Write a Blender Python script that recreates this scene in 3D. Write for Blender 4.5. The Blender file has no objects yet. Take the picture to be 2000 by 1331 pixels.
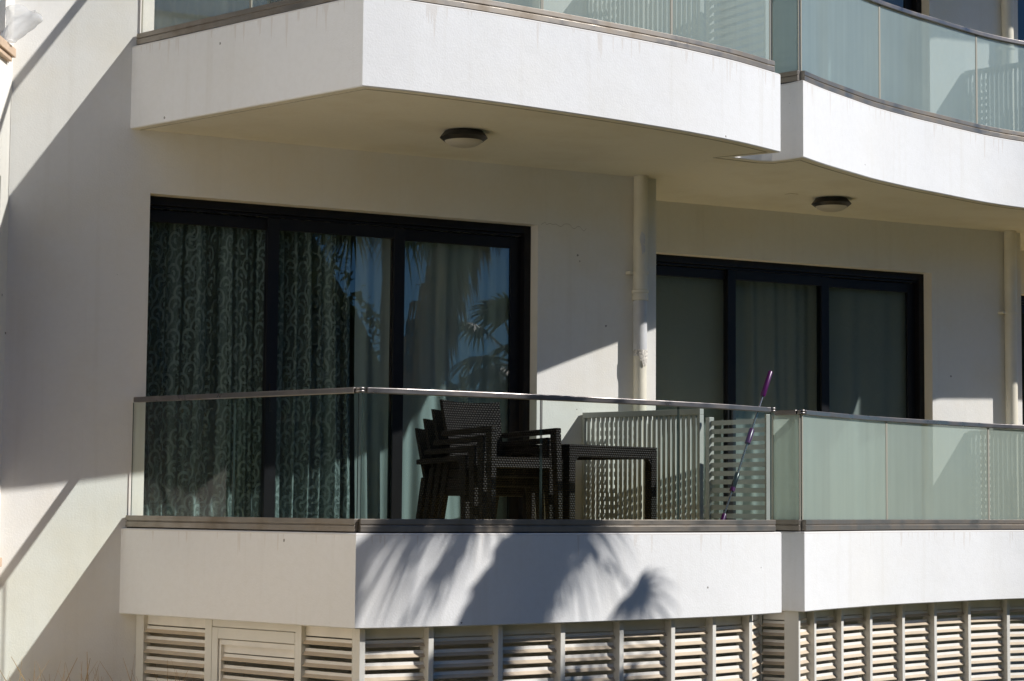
import bpy, math, random
from mathutils import Vector, Matrix, noise as mnoise
R = math.radians
random.seed(7)
sc = bpy.context.scene
col = sc.collection

# ------------------------------------------------------------------ camera
cam = bpy.data.cameras.new('camera'); camo = bpy.data.objects.new('camera', cam); col.objects.link(camo)
YAW, PITCH, ROLL = 0.4914, 0.0793, 0.0082
fw = Vector((math.sin(YAW)*math.cos(PITCH), math.cos(YAW)*math.cos(PITCH), math.sin(PITCH)))
rt = Vector((math.cos(YAW), -math.sin(YAW), 0)); up = rt.cross(fw)
r2 = math.cos(ROLL)*rt + math.sin(ROLL)*up; u2 = -math.sin(ROLL)*rt + math.cos(ROLL)*up
M = Matrix((r2, u2, -fw)).transposed().to_4x4(); M.translation = Vector((-3.876, -12.306, -0.0605))
camo.matrix_world = M
cam.sensor_width = 36; cam.lens = 4018*36/2000; cam.clip_end = 2000
sc.camera = camo

# ------------------------------------------------------------------ light
SUN = Vector((1.21, -1.0, 1.19)).normalized()
sl = bpy.data.lights.new('sun', 'SUN'); sl.energy = 5.0; sl.angle = R(0.6); sl.color = (1.0, 0.97, 0.93)
so = bpy.data.objects.new('sun', sl); col.objects.link(so)
so.rotation_euler = SUN.to_track_quat('Z', 'Y').to_euler()
w = bpy.data.worlds.new('World'); sc.world = w; w.use_nodes = True
nt = w.node_tree; bg = nt.nodes['Background']
sky = nt.nodes.new('ShaderNodeTexSky'); sky.sky_type = 'NISHITA'; sky.sun_disc = False
sky.sun_elevation = math.asin(SUN.z); sky.sun_rotation = math.atan2(SUN.x, SUN.y)
sky.air_density = 0.9; sky.dust_density = 0.0; sky.ozone_density = 4.0
tint = nt.nodes.new('ShaderNodeMix'); tint.data_type = 'RGBA'; tint.blend_type = 'MULTIPLY'; tint.inputs[0].default_value = 1
tint.inputs[7].default_value = (0.53, 0.91, 1.26, 1)   # a deep clear blue
nt.links.new(sky.outputs[0], tint.inputs[6]); nt.links.new(tint.outputs[2], bg.inputs[0]); bg.inputs[1].default_value = 0.053
vs = sc.view_settings; vs.view_transform = 'Standard'; vs.look = 'None'; vs.exposure = -0.02; vs.gamma = 1; vs.use_curve_mapping = False
sc.cycles.use_denoising = True
sc.cycles.max_bounces = 10; sc.cycles.transparent_max_bounces = 24; sc.cycles.diffuse_bounces = 5
sc.cycles.glossy_bounces = 4; sc.cycles.transmission_bounces = 6; sc.cycles.caustics_reflective = False; sc.cycles.caustics_refractive = False

# ------------------------------------------------------------------ mesh helpers
class MB:
    def __init__(s): s.v=[]; s.f=[]; s.m=[]; s.uv={}
    def add(s, vs, fs, m=0, uv=None):
        n=len(s.v); s.v += [tuple(p) for p in vs]
        for f in fs: s.f.append(tuple(i+n for i in f)); s.m.append(m)
        if uv:
            for i,q in enumerate(uv): s.uv[n+i]=q
        return s
    def box(s, a, b, m=0):
        x0,y0,z0=a; x1,y1,z1=b
        return s.add([(x0,y0,z0),(x1,y0,z0),(x1,y1,z0),(x0,y1,z0),(x0,y0,z1),(x1,y0,z1),(x1,y1,z1),(x0,y1,z1)],
            [(0,3,2,1),(4,5,6,7),(0,1,5,4),(1,2,6,5),(2,3,7,6),(3,0,4,7)], m)
    def hull8(s, lo, hi, m=0):   # two quads, bottom and top, both counterclockwise from above
        return s.add(list(lo)+list(hi), [(0,3,2,1),(4,5,6,7),(0,1,5,4),(1,2,6,5),(2,3,7,6),(3,0,4,7)], m)
    def prism(s, pts, z0, z1, m=0, mtop=None, mbot=None):   # pts ccw from above
        n=len(pts); k=len(s.v)
        s.v += [(p[0],p[1],z0) for p in pts]+[(p[0],p[1],z1) for p in pts]
        for i in range(n):
            j=(i+1)%n; s.f.append((k+i,k+j,k+n+j,k+n+i)); s.m.append(m)
        s.f.append(tuple(k+i for i in reversed(range(n)))); s.m.append(m if mbot is None else mbot)
        s.f.append(tuple(k+n+i for i in range(n))); s.m.append(m if mtop is None else mtop)
        return s
    def sweep(s, path, prof, m=0, closed=True, caps=True, mats=None):
        # path: 2d plan polyline; prof: list of (d, z), d = offset to the LEFT of travel; mitred
        P=[Vector(p) for p in path]; n=len(P); rows=[]
        for i in range(n):
            a = (P[i]-P[i-1]).normalized() if i>0 else None
            b = (P[i+1]-P[i]).normalized() if i<n-1 else None
            if a is None: a=b
            if b is None: b=a
            na=Vector((-a.y,a.x)); nb=Vector((-b.y,b.x)); mid=(na+nb).normalized(); L=1/max(.35,mid.dot(na))
            rows.append([(P[i].x+mid.x*d*L, P[i].y+mid.y*d*L, z) for d,z in prof])
        k=len(s.v); q=len(prof)
        for r in rows: s.v += r
        for i in range(n-1):
            for j in range(q if closed else q-1):
                jj=(j+1)%q
                s.f.append((k+i*q+j, k+(i+1)*q+j, k+(i+1)*q+jj, k+i*q+jj)); s.m.append(mats[j] if mats else m)
        if caps and closed:
            s.f.append(tuple(k+j for j in range(q))); s.m.append(m)
            s.f.append(tuple(k+(n-1)*q+j for j in reversed(range(q)))); s.m.append(m)
        return s
    def tube(s, path, rad, seg=12, m=0, caps=True):
        P=[Vector(p) for p in path]; n=len(P); k=len(s.v)
        rs = rad if isinstance(rad,(list,tuple)) else [rad]*n
        for i in range(n):
            t=(P[min(i+1,n-1)]-P[max(i-1,0)]).normalized()
            a=t.cross(Vector((0,0,1)) if abs(t.z)<.95 else Vector((1,0,0))).normalized(); b=t.cross(a)
            for j in range(seg):
                th=2*math.pi*j/seg; s.v.append(tuple(P[i]+(a*math.cos(th)+b*math.sin(th))*rs[i]))
        for i in range(n-1):
            for j in range(seg):
                jj=(j+1)%seg; s.f.append((k+i*seg+j,k+i*seg+jj,k+(i+1)*seg+jj,k+(i+1)*seg+j)); s.m.append(m)
        if caps:
            s.f.append(tuple(k+j for j in reversed(range(seg)))); s.m.append(m)
            s.f.append(tuple(k+(n-1)*seg+j for j in range(seg))); s.m.append(m)
        return s
    def lathe(s, prof, c=(0,0,0), seg=40, m=0):
        k=len(s.v); n=len(prof)
        for r,z in prof:
            for j in range(seg):
                th=2*math.pi*j/seg; s.v.append((c[0]+r*math.cos(th), c[1]+r*math.sin(th), c[2]+z))
        for i in range(n-1):
            for j in range(seg):
                jj=(j+1)%seg; s.f.append((k+i*seg+j,k+i*seg+jj,k+(i+1)*seg+jj,k+(i+1)*seg+j)); s.m.append(m)
        return s
    def build(s, name, mats, parent=None, loc=None, smooth=0, bevel=0, boxuv=False):
        me=bpy.data.meshes.new(name); me.from_pydata(s.v,[],s.f); me.validate(clean_customdata=False)
        for mt in (mats if isinstance(mats,(list,tuple)) else [mats]): me.materials.append(mt)
        if len(me.polygons)==len(s.m): me.polygons.foreach_set('material_index', s.m)
        if s.uv or boxuv:
            ul=me.uv_layers.new(name='UVMap')
            for p in me.polygons:
                n=p.normal; ax=max(range(3), key=lambda i: abs(n[i]))
                for li in p.loop_indices:
                    vi=me.loops[li].vertex_index
                    if boxuv:
                        co=me.vertices[vi].co; ul.data[li].uv=((co.y,co.z),(co.x,co.z),(co.x,co.y))[ax]
                    elif vi in s.uv: ul.data[li].uv=s.uv[vi]
        o=bpy.data.objects.new(name, me); col.objects.link(o)
        if parent is not None:
            o.parent=parent; o.location = -parent.location if loc is None else loc
        elif loc is not None: o.location=loc
        if bevel:
            b=o.modifiers.new('bevel','BEVEL'); b.width=bevel; b.segments=2; b.limit_method='ANGLE'; b.angle_limit=R(40)
        if smooth:
            try: me.shade_smooth_by_angle
            except AttributeError: pass
            for p in me.polygons: p.use_smooth=True
            if smooth<180:
                bm_edges_sharp(me, R(smooth))
        return o
def bm_edges_sharp(me, ang):
    import bmesh
    bm=bmesh.new(); bm.from_mesh(me)
    for e in bm.edges:
        if len(e.link_faces)==2 and e.calc_face_angle(0)>ang: e.smooth=False
    bm.to_mesh(me); bm.free()
def tag(o, label, cat=None, group=None, kind=None):
    if label: o['label']=label
    if cat: o['category']=cat
    if group: o['group']=group
    if kind: o['kind']=kind
    return o
def thing(name, loc, label, cat, group=None):
    o=bpy.data.objects.new(name,None); col.objects.link(o); o.location=loc; o.empty_display_size=.1
    bpy.context.view_layer.update()
    return tag(o,label,cat,group)
def copy_tree(o, parent=None):
    c=o.copy(); col.objects.link(c)
    if parent is not None: c.parent=parent
    for ch in [x for x in bpy.data.objects if x.parent==o and x.name in ids]: copy_tree(ch,c)
    return c
ids=set()

# ------------------------------------------------------------------ materials
def new_mat(name):
    m=bpy.data.materials.new(name); m.use_nodes=True; nt=m.node_tree; nt.nodes.clear()
    out=nt.nodes.new('ShaderNodeOutputMaterial'); return m,nt,out
def N(nt,t,**k):
    n=nt.nodes.new(t)
    for a,b in k.items():
        if a=='inp':
            for i,v in b.items():
                if isinstance(v,bpy.types.NodeSocket): nt.links.new(v,n.inputs[i])
                else: n.inputs[i].default_value=v
        else: setattr(n,a,b)
    return n
def mth(nt,op,a,b=None,c=None,clamp=False):
    d={0:a}
    if b is not None: d[1]=b
    if c is not None: d[2]=c
    return N(nt,'ShaderNodeMath',operation=op,use_clamp=clamp,inp=d).outputs[0]
def ramp(nt,fac,stops):
    n=N(nt,'ShaderNodeValToRGB',inp={0:fac}); e=n.color_ramp.elements
    while len(e)<len(stops): e.new(.5)
    for i,(p,c) in enumerate(stops): e[i].position=p; e[i].color=c if len(c)==4 else (*c,1)
    return n.outputs[0]
def mixc(nt,fac,a,b,bt='MIX'):
    n=N(nt,'ShaderNodeMix',data_type='RGBA',blend_type=bt); 
    for i,v in ((0,fac),(6,a),(7,b)):
        if isinstance(v,bpy.types.NodeSocket): nt.links.new(v,n.inputs[i])
        else: n.inputs[i].default_value = v if i==0 or len(v)==4 else (*v,1)
    return n.outputs[2]
def simple(name, c, rough=.5, metal=0, noise=0, nscale=8, bump=0, bscale=60, spec=.5):
    m,nt,out=new_mat(name); b=N(nt,'ShaderNodeBsdfPrincipled',inp={'Roughness':rough,'Metallic':metal,'Specular IOR Level':spec})
    co=N(nt,'ShaderNodeTexCoord').outputs['Object']
    if noise:
        nz=N(nt,'ShaderNodeTexNoise',inp={'Vector':co,'Scale':nscale,'Detail':5}).outputs[0]
        d=tuple(x*(1-noise) for x in c); l=tuple(min(1,x*(1+noise)) for x in c)
        nt.links.new(ramp(nt,nz,[(.3,d),(.7,l)]),b.inputs['Base Color'])
    else: b.inputs['Base Color'].default_value=(*c,1)
    if bump:
        nb=N(nt,'ShaderNodeTexNoise',inp={'Vector':co,'Scale':bscale,'Detail':4}).outputs[0]
        nt.links.new(N(nt,'ShaderNodeBump',inp={'Strength':bump,'Distance':.004,'Height':nb}).outputs[0],b.inputs['Normal'])
    nt.links.new(b.outputs[0],out.inputs[0]); return m
def plaster(name, c=(.80,.795,.78), warm=(.74,.69,.58), stain=.35, specks=True, streak=True, drips=False):
    m,nt,out=new_mat(name); b=N(nt,'ShaderNodeBsdfPrincipled',inp={'Roughness':.75,'Specular IOR Level':.25})
    co=N(nt,'ShaderNodeTexCoord').outputs['Object']
    n1=N(nt,'ShaderNodeTexNoise',inp={'Vector':co,'Scale':1.3,'Detail':6,'Roughness':.6}).outputs[0]
    k=mixc(nt,ramp(nt,n1,[(.48,(0,0,0)),(.78,(stain,)*3)]),c,warm)
    if streak:
        mp=N(nt,'ShaderNodeMapping',inp={'Vector':co,'Scale':(9,9,.35)}).outputs[0]
        n2=N(nt,'ShaderNodeTexNoise',inp={'Vector':mp,'Scale':1.6,'Detail':4}).outputs[0]
        k=mixc(nt,ramp(nt,n2,[(.56,(0,0,0)),(.8,(.22,)*3)]),k,(.62,.58,.5))
    if drips:   # rusty crust and run marks below the rail channel
        sz=N(nt,'ShaderNodeSeparateXYZ',inp={0:co}).outputs[2]
        hz=mth(nt,'MULTIPLY',mth(nt,'FRACT',mth(nt,'DIVIDE',mth(nt,'ADD',sz,3.748),3.0)),3.0)
        mp=N(nt,'ShaderNodeMapping',inp={'Vector':co,'Scale':(30,30,.6)}).outputs[0]
        nd=N(nt,'ShaderNodeTexNoise',inp={'Vector':mp,'Scale':1.0,'Detail':3}).outputs[0]
        reach=mth(nt,'MULTIPLY_ADD',ramp(nt,nd,[(.60,(0,0,0)),(.80,(1,1,1))]),-.26,.508)
        k=mixc(nt,mth(nt,'MULTIPLY',mth(nt,'GREATER_THAN',hz,reach),.20),k,(.48,.36,.24))
    n4=N(nt,'ShaderNodeTexNoise',inp={'Vector':co,'Scale':28,'Detail':3}).outputs[0]
    k=mixc(nt,ramp(nt,n4,[(.35,(.11,)*3),(.6,(0,0,0))]),k,(.68,.67,.64))
    if specks:
        vo=N(nt,'ShaderNodeTexVoronoi',inp={'Vector':co,'Scale':5.5}); dn=N(nt,'ShaderNodeTexNoise',inp={'Vector':co,'Scale':160}).outputs[0]
        d=mth(nt,'ADD',vo.outputs['Distance'],mth(nt,'MULTIPLY',mth(nt,'SUBTRACT',dn,.5),.06))
        rnd=N(nt,'ShaderNodeSeparateColor',inp={0:vo.outputs['Color']}).outputs[0]
        sz=mth(nt,'MULTIPLY',mth(nt,'GREATER_THAN',rnd,.55),.045)
        k=mixc(nt,mth(nt,'MULTIPLY',mth(nt,'LESS_THAN',d,sz),.75),k,(.12,.1,.08))
    nt.links.new(k,b.inputs['Base Color'])
    nb=N(nt,'ShaderNodeTexNoise',inp={'Vector':co,'Scale':90,'Detail':4}).outputs[0]
    nb2=N(nt,'ShaderNodeTexNoise',inp={'Vector':co,'Scale':3,'Detail':2}).outputs[0]
    hh=mth(nt,'ADD',nb,mth(nt,'MULTIPLY',nb2,5))
    nt.links.new(N(nt,'ShaderNodeBump',inp={'Strength':.42,'Distance':.003,'Height':hh}).outputs[0],b.inputs['Normal'])
    nt.links.new(b.outputs[0],out.inputs[0]); return m
def glass(name, tint, f0=.04, boost=1.0, rough=0.0, film=0.0, filmcol=(.7,.78,.74), dirt=0.0):
    # thin architectural pane: tinted see-through sheet with a Fresnel mirror and an optional dusty film
    m,nt,out=new_mat(name)
    co=N(nt,'ShaderNodeTexCoord').outputs['Object']
    tr=N(nt,'ShaderNodeBsdfTransparent',inp={0:(*tint,1)}).outputs[0]
    sh=tr
    if film:
        df=N(nt,'ShaderNodeBsdfDiffuse',inp={0:(*filmcol,1)}).outputs[0]; tl=N(nt,'ShaderNodeBsdfTranslucent',inp={0:(*filmcol,1)}).outputs[0]
        a=N(nt,'ShaderNodeMixShader',inp={0:.5,1:df,2:tl}).outputs[0]
        mp=N(nt,'ShaderNodeMapping',inp={'Vector':co,'Scale':(14,14,.8)}).outputs[0]
        n2=N(nt,'ShaderNodeTexNoise',inp={'Vector':mp,'Scale':1.2,'Detail':5}).outputs[0]
        n3=N(nt,'ShaderNodeTexNoise',inp={'Vector':co,'Scale':2.2,'Detail':3}).outputs[0]
        fac=mth(nt,'MULTIPLY_ADD',mth(nt,'ADD',n2,n3),dirt,film-dirt,clamp=True)
        sh=N(nt,'ShaderNodeMixShader',inp={0:fac,1:tr,2:a}).outputs[0]
    ge=N(nt,'ShaderNodeNewGeometry'); c=mth(nt,'ABSOLUTE',N(nt,'ShaderNodeVectorMath',operation='DOT_PRODUCT',inp={0:ge.outputs['Normal'],1:ge.outputs['Incoming']}).outputs['Value'])
    fr=mth(nt,'MULTIPLY_ADD',mth(nt,'POWER',mth(nt,'SUBTRACT',1,c,clamp=True),5),.96,.04)   # Schlick mirror, the same from both sides
    gl=N(nt,'ShaderNodeBsdfGlossy',inp={0:(1,1,1,1),'Roughness':rough}).outputs[0]
    fac=mth(nt,'MULTIPLY',fr,boost,clamp=True)
    sh=N(nt,'ShaderNodeMixShader',inp={0:fac,1:sh,2:gl}).outputs[0]
    nt.links.new(sh,out.inputs[0]); return m
def brushed(name,c,rough=.38,stain=(.2,.15,.1)):
    m,nt,out=new_mat(name); b=N(nt,'ShaderNodeBsdfPrincipled',inp={'Roughness':rough,'Metallic':.85})
    co=N(nt,'ShaderNodeTexCoord').outputs['Object']
    mp=N(nt,'ShaderNodeMapping',inp={'Vector':co,'Scale':(1.5,1.5,120)}).outputs[0]
    n=N(nt,'ShaderNodeTexNoise',inp={'Vector':mp,'Scale':2,'Detail':4}).outputs[0]
    n2=N(nt,'ShaderNodeTexNoise',inp={'Vector':co,'Scale':7,'Detail':6}).outputs[0]
    k=mixc(nt,ramp(nt,n2,[(.45,(0,0,0)),(.75,(.6,)*3)]),c,stain)
    k=mixc(nt,ramp(nt,n,[(.3,(.35,)*3),(.7,(0,0,0))]),k,tuple(x*.55 for x in c))
    nt.links.new(k,b.inputs['Base Color']); nt.links.new(ramp(nt,n2,[(.3,(rough-.08,)*3),(.8,(rough+.25,)*3)]),b.inputs['Roughness'])
    nt.links.new(b.outputs[0],out.inputs[0]); return m
def weave(name,c1,c2):
    m,nt,out=new_mat(name); b=N(nt,'ShaderNodeBsdfPrincipled',inp={'Roughness':.40,'Specular IOR Level':.3})
    uv=N(nt,'ShaderNodeTexCoord').outputs['UV']
    sx=N(nt,'ShaderNodeSeparateXYZ',inp={0:uv}); v=mth(nt,'DIVIDE',sx.outputs[1],.0145)
    u=mth(nt,'MULTIPLY_ADD',mth(nt,'FLOORED_MODULO',mth(nt,'FLOOR',v),2),.5,mth(nt,'DIVIDE',sx.outputs[0],.021))
    h=mth(nt,'SQRT',mth(nt,'ABSOLUTE',mth(nt,'MULTIPLY',mth(nt,'SINE',mth(nt,'MULTIPLY',u,math.pi)),mth(nt,'SINE',mth(nt,'MULTIPLY',v,math.pi)))))
    nz=N(nt,'ShaderNodeTexNoise',inp={'Vector':uv,'Scale':9,'Detail':3}).outputs[0]
    nt.links.new(mixc(nt,ramp(nt,h,[(.35,(0,0,0)),(.8,(1,1,1))]),(.002,.002,.002),ramp(nt,nz,[(.3,c2),(.7,c1)])),b.inputs['Base Color'])
    nt.links.new(N(nt,'ShaderNodeBump',inp={'Strength':1.0,'Distance':.009,'Height':h}).outputs[0],b.inputs['Normal'])
    nt.links.new(b.outputs[0],out.inputs[0]); return m
def lace(name):
    m,nt,out=new_mat(name); uv=N(nt,'ShaderNodeTexCoord').outputs['UV']; s=N(nt,'ShaderNodeSeparateXYZ',inp={0:uv})
    def swirl(du,dv,flip):
        v=mth(nt,'ADD',mth(nt,'DIVIDE',s.outputs[1],.14),dv); row=mth(nt,'FLOOR',v)
        u=mth(nt,'ADD',mth(nt,'ADD',mth(nt,'DIVIDE',s.outputs[0],.15),du),mth(nt,'MULTIPLY',row,.37))
        x=mth(nt,'SUBTRACT',mth(nt,'FRACT',u),.5); y=mth(nt,'MULTIPLY',mth(nt,'SUBTRACT',mth(nt,'FRACT',v),.5),.8)
        r=mth(nt,'SQRT',mth(nt,'ADD',mth(nt,'MULTIPLY',x,x),mth(nt,'MULTIPLY',y,y)))
        cell=N(nt,'ShaderNodeTexWhiteNoise',noise_dimensions='2D',inp={'Vector':N(nt,'ShaderNodeCombineXYZ',inp={0:mth(nt,'FLOOR',u),1:mth(nt,'ADD',row,flip*7.0)}).outputs[0]}).outputs['Value']
        th=mth(nt,'ADD',mth(nt,'ARCTAN2',mth(nt,'MULTIPLY',x,flip),y),mth(nt,'MULTIPLY',cell,2.4))
        sp=mth(nt,'SINE',mth(nt,'ADD',th,mth(nt,'MULTIPLY',r,24)))
        a=mth(nt,'GREATER_THAN',sp,.35); lim=mth(nt,'LESS_THAN',r,.43); 
        open_=mth(nt,'GREATER_THAN',mth(nt,'SINE',mth(nt,'ADD',th,.9)),-.55)
        return mth(nt,'MULTIPLY',mth(nt,'MULTIPLY',a,lim),open_)
    k=mth(nt,'MAXIMUM',swirl(0,0,1),swirl(.5,.5,-1))
    fine=N(nt,'ShaderNodeTexVoronoi',feature='DISTANCE_TO_EDGE',inp={'Vector':uv,'Scale':26}).outputs['Distance']
    k=mth(nt,'MAXIMUM',k,mth(nt,'MULTIPLY',mth(nt,'LESS_THAN',fine,.05),.45))
    pl=N(nt,'ShaderNodeTexNoise',inp={'Vector':N(nt,'ShaderNodeMapping',inp={'Vector':uv,'Scale':(11,.18,1)}).outputs[0],'Scale':1.0,'Detail':2}).outputs[0]   # gathered pleats: denser where the cloth doubles
    colr=mixc(nt,k,(.36,.42,.41),(.55,.61,.60))
    df=N(nt,'ShaderNodeBsdfDiffuse',inp={0:colr}).outputs[0]; tl=N(nt,'ShaderNodeBsdfTranslucent',inp={0:colr}).outputs[0]
    a=N(nt,'ShaderNodeMixShader',inp={0:.3,1:df,2:tl}).outputs[0]
    tr=N(nt,'ShaderNodeBsdfTransparent').outputs[0]
    sh=N(nt,'ShaderNodeMixShader',inp={0:mth(nt,'ADD',mth(nt,'MULTIPLY',k,.22),ramp(nt,pl,[(.36,(.10,)*3),(.62,(.72,)*3)]),clamp=True),1:tr,2:a}).outputs[0]
    nt.links.new(sh,out.inputs[0]); return m
def sheer(name,c,op):
    m,nt,out=new_mat(name)
    df=N(nt,'ShaderNodeBsdfDiffuse',inp={0:(*c,1)}).outputs[0]; tl=N(nt,'ShaderNodeBsdfTranslucent',inp={0:(*c,1)}).outputs[0]
    a=N(nt,'ShaderNodeMixShader',inp={0:.35,1:df,2:tl}).outputs[0]
    tr=N(nt,'ShaderNodeBsdfTransparent').outputs[0]
    nt.links.new(N(nt,'ShaderNodeMixShader',inp={0:op,1:tr,2:a}).outputs[0],out.inputs[0]); return m
def leafmat(name,c,c2,tl=.3,rough=.45):
    m,nt,out=new_mat(name); co=N(nt,'ShaderNodeTexCoord').outputs['Object']
    n=N(nt,'ShaderNodeTexNoise',inp={'Vector':co,'Scale':4,'Detail':4}).outputs[0]
    k=ramp(nt,n,[(.3,c),(.7,c2)])
    b=N(nt,'ShaderNodeBsdfPrincipled',inp={'Base Color':k,'Roughness':rough}).outputs[0]
    t=N(nt,'ShaderNodeBsdfTranslucent',inp={0:k}).outputs[0]
    nt.links.new(N(nt,'ShaderNodeMixShader',inp={0:tl,1:b,2:t}).outputs[0],out.inputs[0]); return m

WALL=plaster('white_render',(.81,.795,.755),(.75,.67,.50),.5)
FASC=plaster('white_fascia_render',(.83,.83,.828),(.78,.75,.68),.34,drips=True)
SOFF=plaster('soffit_paint',(.85,.82,.71),(.62,.55,.4),.5,specks=False,streak=False)
WING=plaster('wing_render',(.87,.84,.78),(.78,.72,.6),.3)
TILE=simple('balcony_floor_tile',(.76,.51,.16),.5,noise=.12,nscale=5)
ALU=brushed('weathered_aluminium',(.30,.27,.235),.42)
RAILM=brushed('brushed_rail_metal',(.27,.25,.24),.32,(.16,.13,.11))
FRAME=simple('anthracite_frame',(.007,.007,.009),.4,noise=.2,nscale=20,spec=.3)
CLEAR=glass('clear_balustrade_glass',(.86,.93,.90),boost=.75)
FROSTA=glass('hazy_balustrade_glass',(.95,.97,.96),boost=.9,film=.15,filmcol=(.66,.78,.74),dirt=.08)
FROSTB=glass('milky_balustrade_glass',(.80,.90,.86),boost=.9,film=.76,filmcol=(.56,.66,.59),dirt=.14)
FROSTD=glass('pale_balustrade_glass',(.84,.92,.91),boost=.9,film=.62,filmcol=(.60,.73,.69),dirt=.14)
FROSTC=glass('bluish_balustrade_glass',(.80,.91,.92),boost=.9,film=.66,filmcol=(.56,.70,.69),dirt=.16)
EDGE=simple('glass_edge_green',(.025,.045,.04),.35)
SEAL=simple('pane_seal',(.42,.40,.33),.6)
WINGLASS=glass('window_glass',(.75,.84,.835),boost=2.4)
DARKGLASS=glass('dark_window_glass',(.35,.42,.46),boost=2.2)
LACE=lace('lace_cloth'); SHEER=sheer('sheer_cloth',(.66,.72,.72),.88); BLIND=sheer('grey_curtain_cloth',(.56,.555,.53),.94)
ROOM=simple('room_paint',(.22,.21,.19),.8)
WICKER=weave('dark_wicker',(.028,.022,.020),(.015,.011,.010))
WHITEAL=simple('white_painted_aluminium',(.74,.72,.66),.42,noise=.06,nscale=3)
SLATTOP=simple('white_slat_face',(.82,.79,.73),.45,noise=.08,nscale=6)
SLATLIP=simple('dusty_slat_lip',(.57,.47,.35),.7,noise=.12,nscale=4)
SCREEN=simple('pale_screen_paint',(.41,.42,.395),.45,noise=.08,nscale=5)
PIPE=simple('painted_pipe',(.78,.73,.60),.45,noise=.07,nscale=5,bump=.15,bscale=30)
PIPEGREY=simple('grey_pipe',(.60,.60,.60),.4,noise=.08,nscale=8)
PATCH=simple('flaking_paint',(.62,.58,.52),.9,noise=.5,nscale=70,bump=1,bscale=120)
LAMPB=simple('lamp_body',(.016,.016,.018),.4); LAMPD=simple('lamp_diffuser',(.55,.52,.45),.35)
PURPLE=simple('purple_plastic',(.075,.004,.08),.3); STEEL=simple('polished_steel',(.38,.36,.35),.25,1.0); BLKPL=simple('black_plastic',(.012,.012,.016),.3)
STONE=simple('sandstone_sill',(.62,.46,.33),.7,noise=.15,nscale=12)
BAG=sheer('plastic_film',(.85,.87,.9),.42)
SOIL=simple('dry_ground',(.05,.052,.028),.95,noise=.35,nscale=.8,bump=.6,bscale=8)
STRAWG=simple('straw_covered_earth',(.42,.29,.12),.95,noise=.25,nscale=3,bump=.8,bscale=25)
STRAW=simple('dry_stalk',(.44,.30,.15),.7,noise=.3,nscale=15)
FROND=leafmat('palm_leaf',(.045,.075,.025),(.08,.11,.035))
DEADF=leafmat('dead_palm_leaf',(.20,.14,.07),(.28,.20,.10),.15,.7)
BARK=simple('palm_bark',(.14,.10,.07),.9,noise=.4,nscale=20,bump=1,bscale=30)
LEAF=leafmat('shrub_leaf',(.035,.06,.02),(.07,.10,.03))
GROOVE=simple('drip_groove_shade',(.42,.39,.31),.8)
DARKGAP=simple('gap_shade_crust',(.05,.04,.03),.9)

# ------------------------------------------------------------------ the plan
T=Vector((4.17,.87))
CX=-.745                                   # corner with the angled wing
P0=(0,0)
FRONT1=[(.715,-1.937),(.964,-1.945),(1.14,-1.937),(1.39,-1.922),(1.644,-1.898),(1.929,-1.862),(2.313,-1.808),(2.659,-1.750),(3.048,-1.672),(3.52,-1.540),(3.965,-1.365)]
def spline(p,n=4):
    out=[]
    for i in range(len(p)-1):
        a=Vector(p[max(0,i-1)]); b=Vector(p[i]); c=Vector(p[i+1]); d=Vector(p[min(len(p)-1,i+2)])
        for k in range(n):
            t=k/n; q=.5*((2*b)+(c-a)*t+(2*a-5*b+4*c-d)*t*t+(3*b-a-3*c+d)*t**3); out.append((q.x,q.y))
    return out+[tuple(p[-1])]
FRONT1=spline(FRONT1,3)
NOTCH=[(3.80,-1.03),(3.926,-1.022),(4.06,-1.012),(4.13,-1.04),(4.172,-1.14)]
FRONT2=[(4.203,-1.290),(4.338,-1.212),(4.565,-1.09),(4.926,-.915),(5.251,-.765),(5.729,-.595),(6.0,-.515),(6.361,-.405),(6.678,-.320),(7.046,-.262),(7.4,-.262),(7.75,-.315),(8.13,-.45)]
FRONT2=[FRONT2[0]]+spline(FRONT2,3)[3:]
NOTCH2=[(7.93,.03),(8.04,.03),(8.19,-.01),(8.28,-.10),(8.335,-.25)]
FRONT3=[(8.375,-.41),(8.6,-.335),(9.2,-.32),(9.9,-.33)]
ZT,ZB,ZF=-.227,-.748,-.40
OUT=[P0]+FRONT1+NOTCH+FRONT2+NOTCH2+FRONT3
SLABPTS=OUT+[(9.9,1.74),(8.034,1.74),(8.034,.87),(3.864,.87),(3.864,0)]

# ground
g=MB(); G=90; nn=60
for i in range(nn+1):
    for j in range(nn+1):
        x=-G+2*G*i/nn; y=-G+2*G*j/nn
        x=math.copysign(abs(x/G)**1.8*G,x); y=math.copysign(abs(y/G)**1.8*G,y)
        g.v.append((x,y,-1.62+.10*mnoise.noise((x*.4,y*.4,0))))
for i in range(nn):
    for j in range(nn):
        a=i*(nn+1)+j; g.f.append((a,a+nn+1,a+nn+2,a+1)); g.m.append(0)
tag(g.build('ground',SOIL,smooth=180),'dry earth around the building',None,None,'structure')

e=MB(); e.prism([(-3.9,-5.6),(-.7,-5.3),(.45,-.25),(-.72,-.06)],-1.60,-1.50)
tag(e.build('bare_earth',STRAWG,bevel=.03),'pale straw covered earth at the foot of the left wall',None,None,'structure')
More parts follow.
